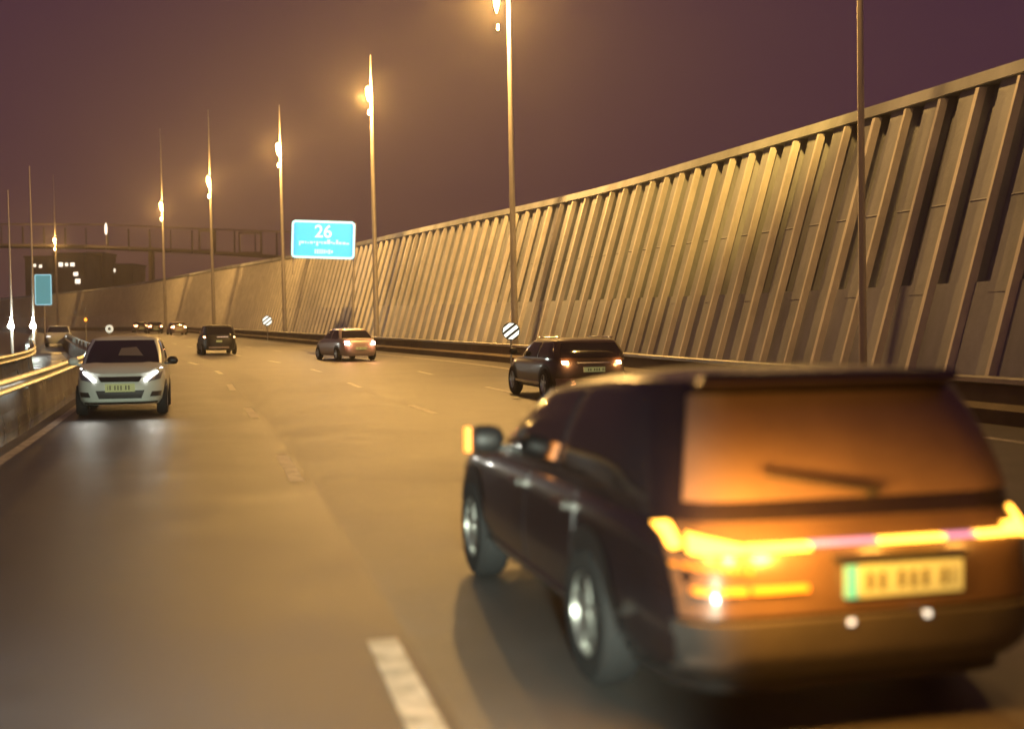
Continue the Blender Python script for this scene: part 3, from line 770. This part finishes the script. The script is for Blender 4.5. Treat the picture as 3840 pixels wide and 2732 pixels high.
worldpart(deck, 'deck', M['bridgel'], vp)
for px in range(-180, 660, 47):
    f_ = (px + 200) / 840; vbox(rail, px, lerp(501, 519, f_), px + (3.5 if px % 4 else 2.2), lerp(541, 572, f_), D_ + .5, .25)
worldpart(rail, 'railing', M['bridge'], vp)
top = MB(); band(top, [(-200, 498, 501.5), (240, 500, 503), (420, 508, 511), (640, 516, 519), (800, 522, 525)], .5, D_ + .4); worldpart(top, 'top_rail', M['bridgel'], vp)
for x0, x1, ya, yb in ((447, 486, 513, 561), (536, 588, 518, 566)):
    fr = MB()
    for a in ((x0, ya, x1, ya + 4), (x0, ya, x0 + 4, yb), (x1 - 4, ya, x1, yb), (x0, yb - 4, x1, yb)): vbox(fr, *a, D_ - .6, .4)
    worldpart(fr, 'screen_frame', M['bridgel'], vp)
for px in (-60, 330, 690):
    pr = MB(); a = P(px, 548, D_); pr.box((a.x, D_ + 4, a.z / 2), (.9, 2, a.z)); worldpart(pr, 'pier', M['bld'], vp)
pl = P(243, 512, D_ - 2); t = empty('viaduct_lamp', (pl.x, D_ - 2, P(243, 545, D_ - 2).z)); tag(t, 'small pale lamp sticking up from the distant viaduct', 'lamp')
mb = MB(); mb.tube((0, 0, 0), (0, 0, 5.0), .10, .08, 8); mb.build('pole', M['pole'], t, 40)
mb = MB(); mb.lathe([(0, -1.5), (.25, -1.2), (.32, 0), (.2, 1.0), (0, 1.3)], 'Z', 12, (0, -.3, 3.6)); mb.build('lamp', M['win'], t, 50)

# far buildings with a few lit windows
def building(x0, x1, yt, D0, label, wins, depth=12):
    a = P(x0, yt, D0); b = P(x1, yt, D0); z0 = gz(D0)
    t = empty('building', ((a.x + b.x) / 2, D0, z0)); tag(t, label, 'building', 'dark buildings beyond the road')
    H = a.z - z0; W_ = b.x - a.x
    mb = MB(); mb.box((0, depth / 2, H / 2), (W_, depth, H)); mb.build('wall', M['bld'], t)
    mb = MB(); mb.box((0, depth / 2, H + .25), (W_ + .6, depth + .6, .5)); mb.build('roof', M['bridge'], t)
    for wx, wy, ww, wh in wins:
        p = P(wx, wy, D0); k = D0 / 2600; mb = MB(); mb.box((p.x - t.location.x, -.05, p.z - z0), (ww * k, .14, wh * k)); mb.build('window', M['win'], t)
building(60, 116, 575, 330, 'dark far building with two faint windows left of the teal sign top', [(82, 592, 5, 6), (95, 594, 6, 6)])
building(124, 192, 568, 320, 'dark far building with four lit windows beside the most distant lamp', [(140, 590, 9, 9), (153, 590, 6, 7), (166, 590, 9, 8), (173, 611, 10, 8), (177, 627, 11, 10)])
building(196, 232, 566, 340, 'narrow dark far building with a stack of lit windows', [(211, 577, 13, 12), (214, 588, 8, 6), (213, 602, 12, 9)])
building(236, 300, 592, 350, 'low dark far building with one small lit window', [(258, 603, 6, 7)])

# ------------------------------------------------------------------ haze
mb = MB(); mb.box((-150, 190, 14.5), (760, 560, 32.5))
hz = mb.build('haze', None); tag(hz, kind='stuff')
hm = bpy.data.materials.new('haze'); hm.use_nodes = True; t_ = hm.node_tree; t_.nodes.clear()
v_ = t_.nodes.new('ShaderNodeVolumePrincipled'); v_.inputs['Density'].default_value = .0009; v_.inputs['Color'].default_value = (.85, .80, .74, 1); v_.inputs['Anisotropy'].default_value = .72
o_ = t_.nodes.new('ShaderNodeOutputMaterial'); t_.links.new(v_.outputs[0], o_.inputs['Volume']); hz.data.materials.append(hm)
hm.cycles.homogeneous_volume = True if hasattr(hm.cycles, 'homogeneous_volume') else None
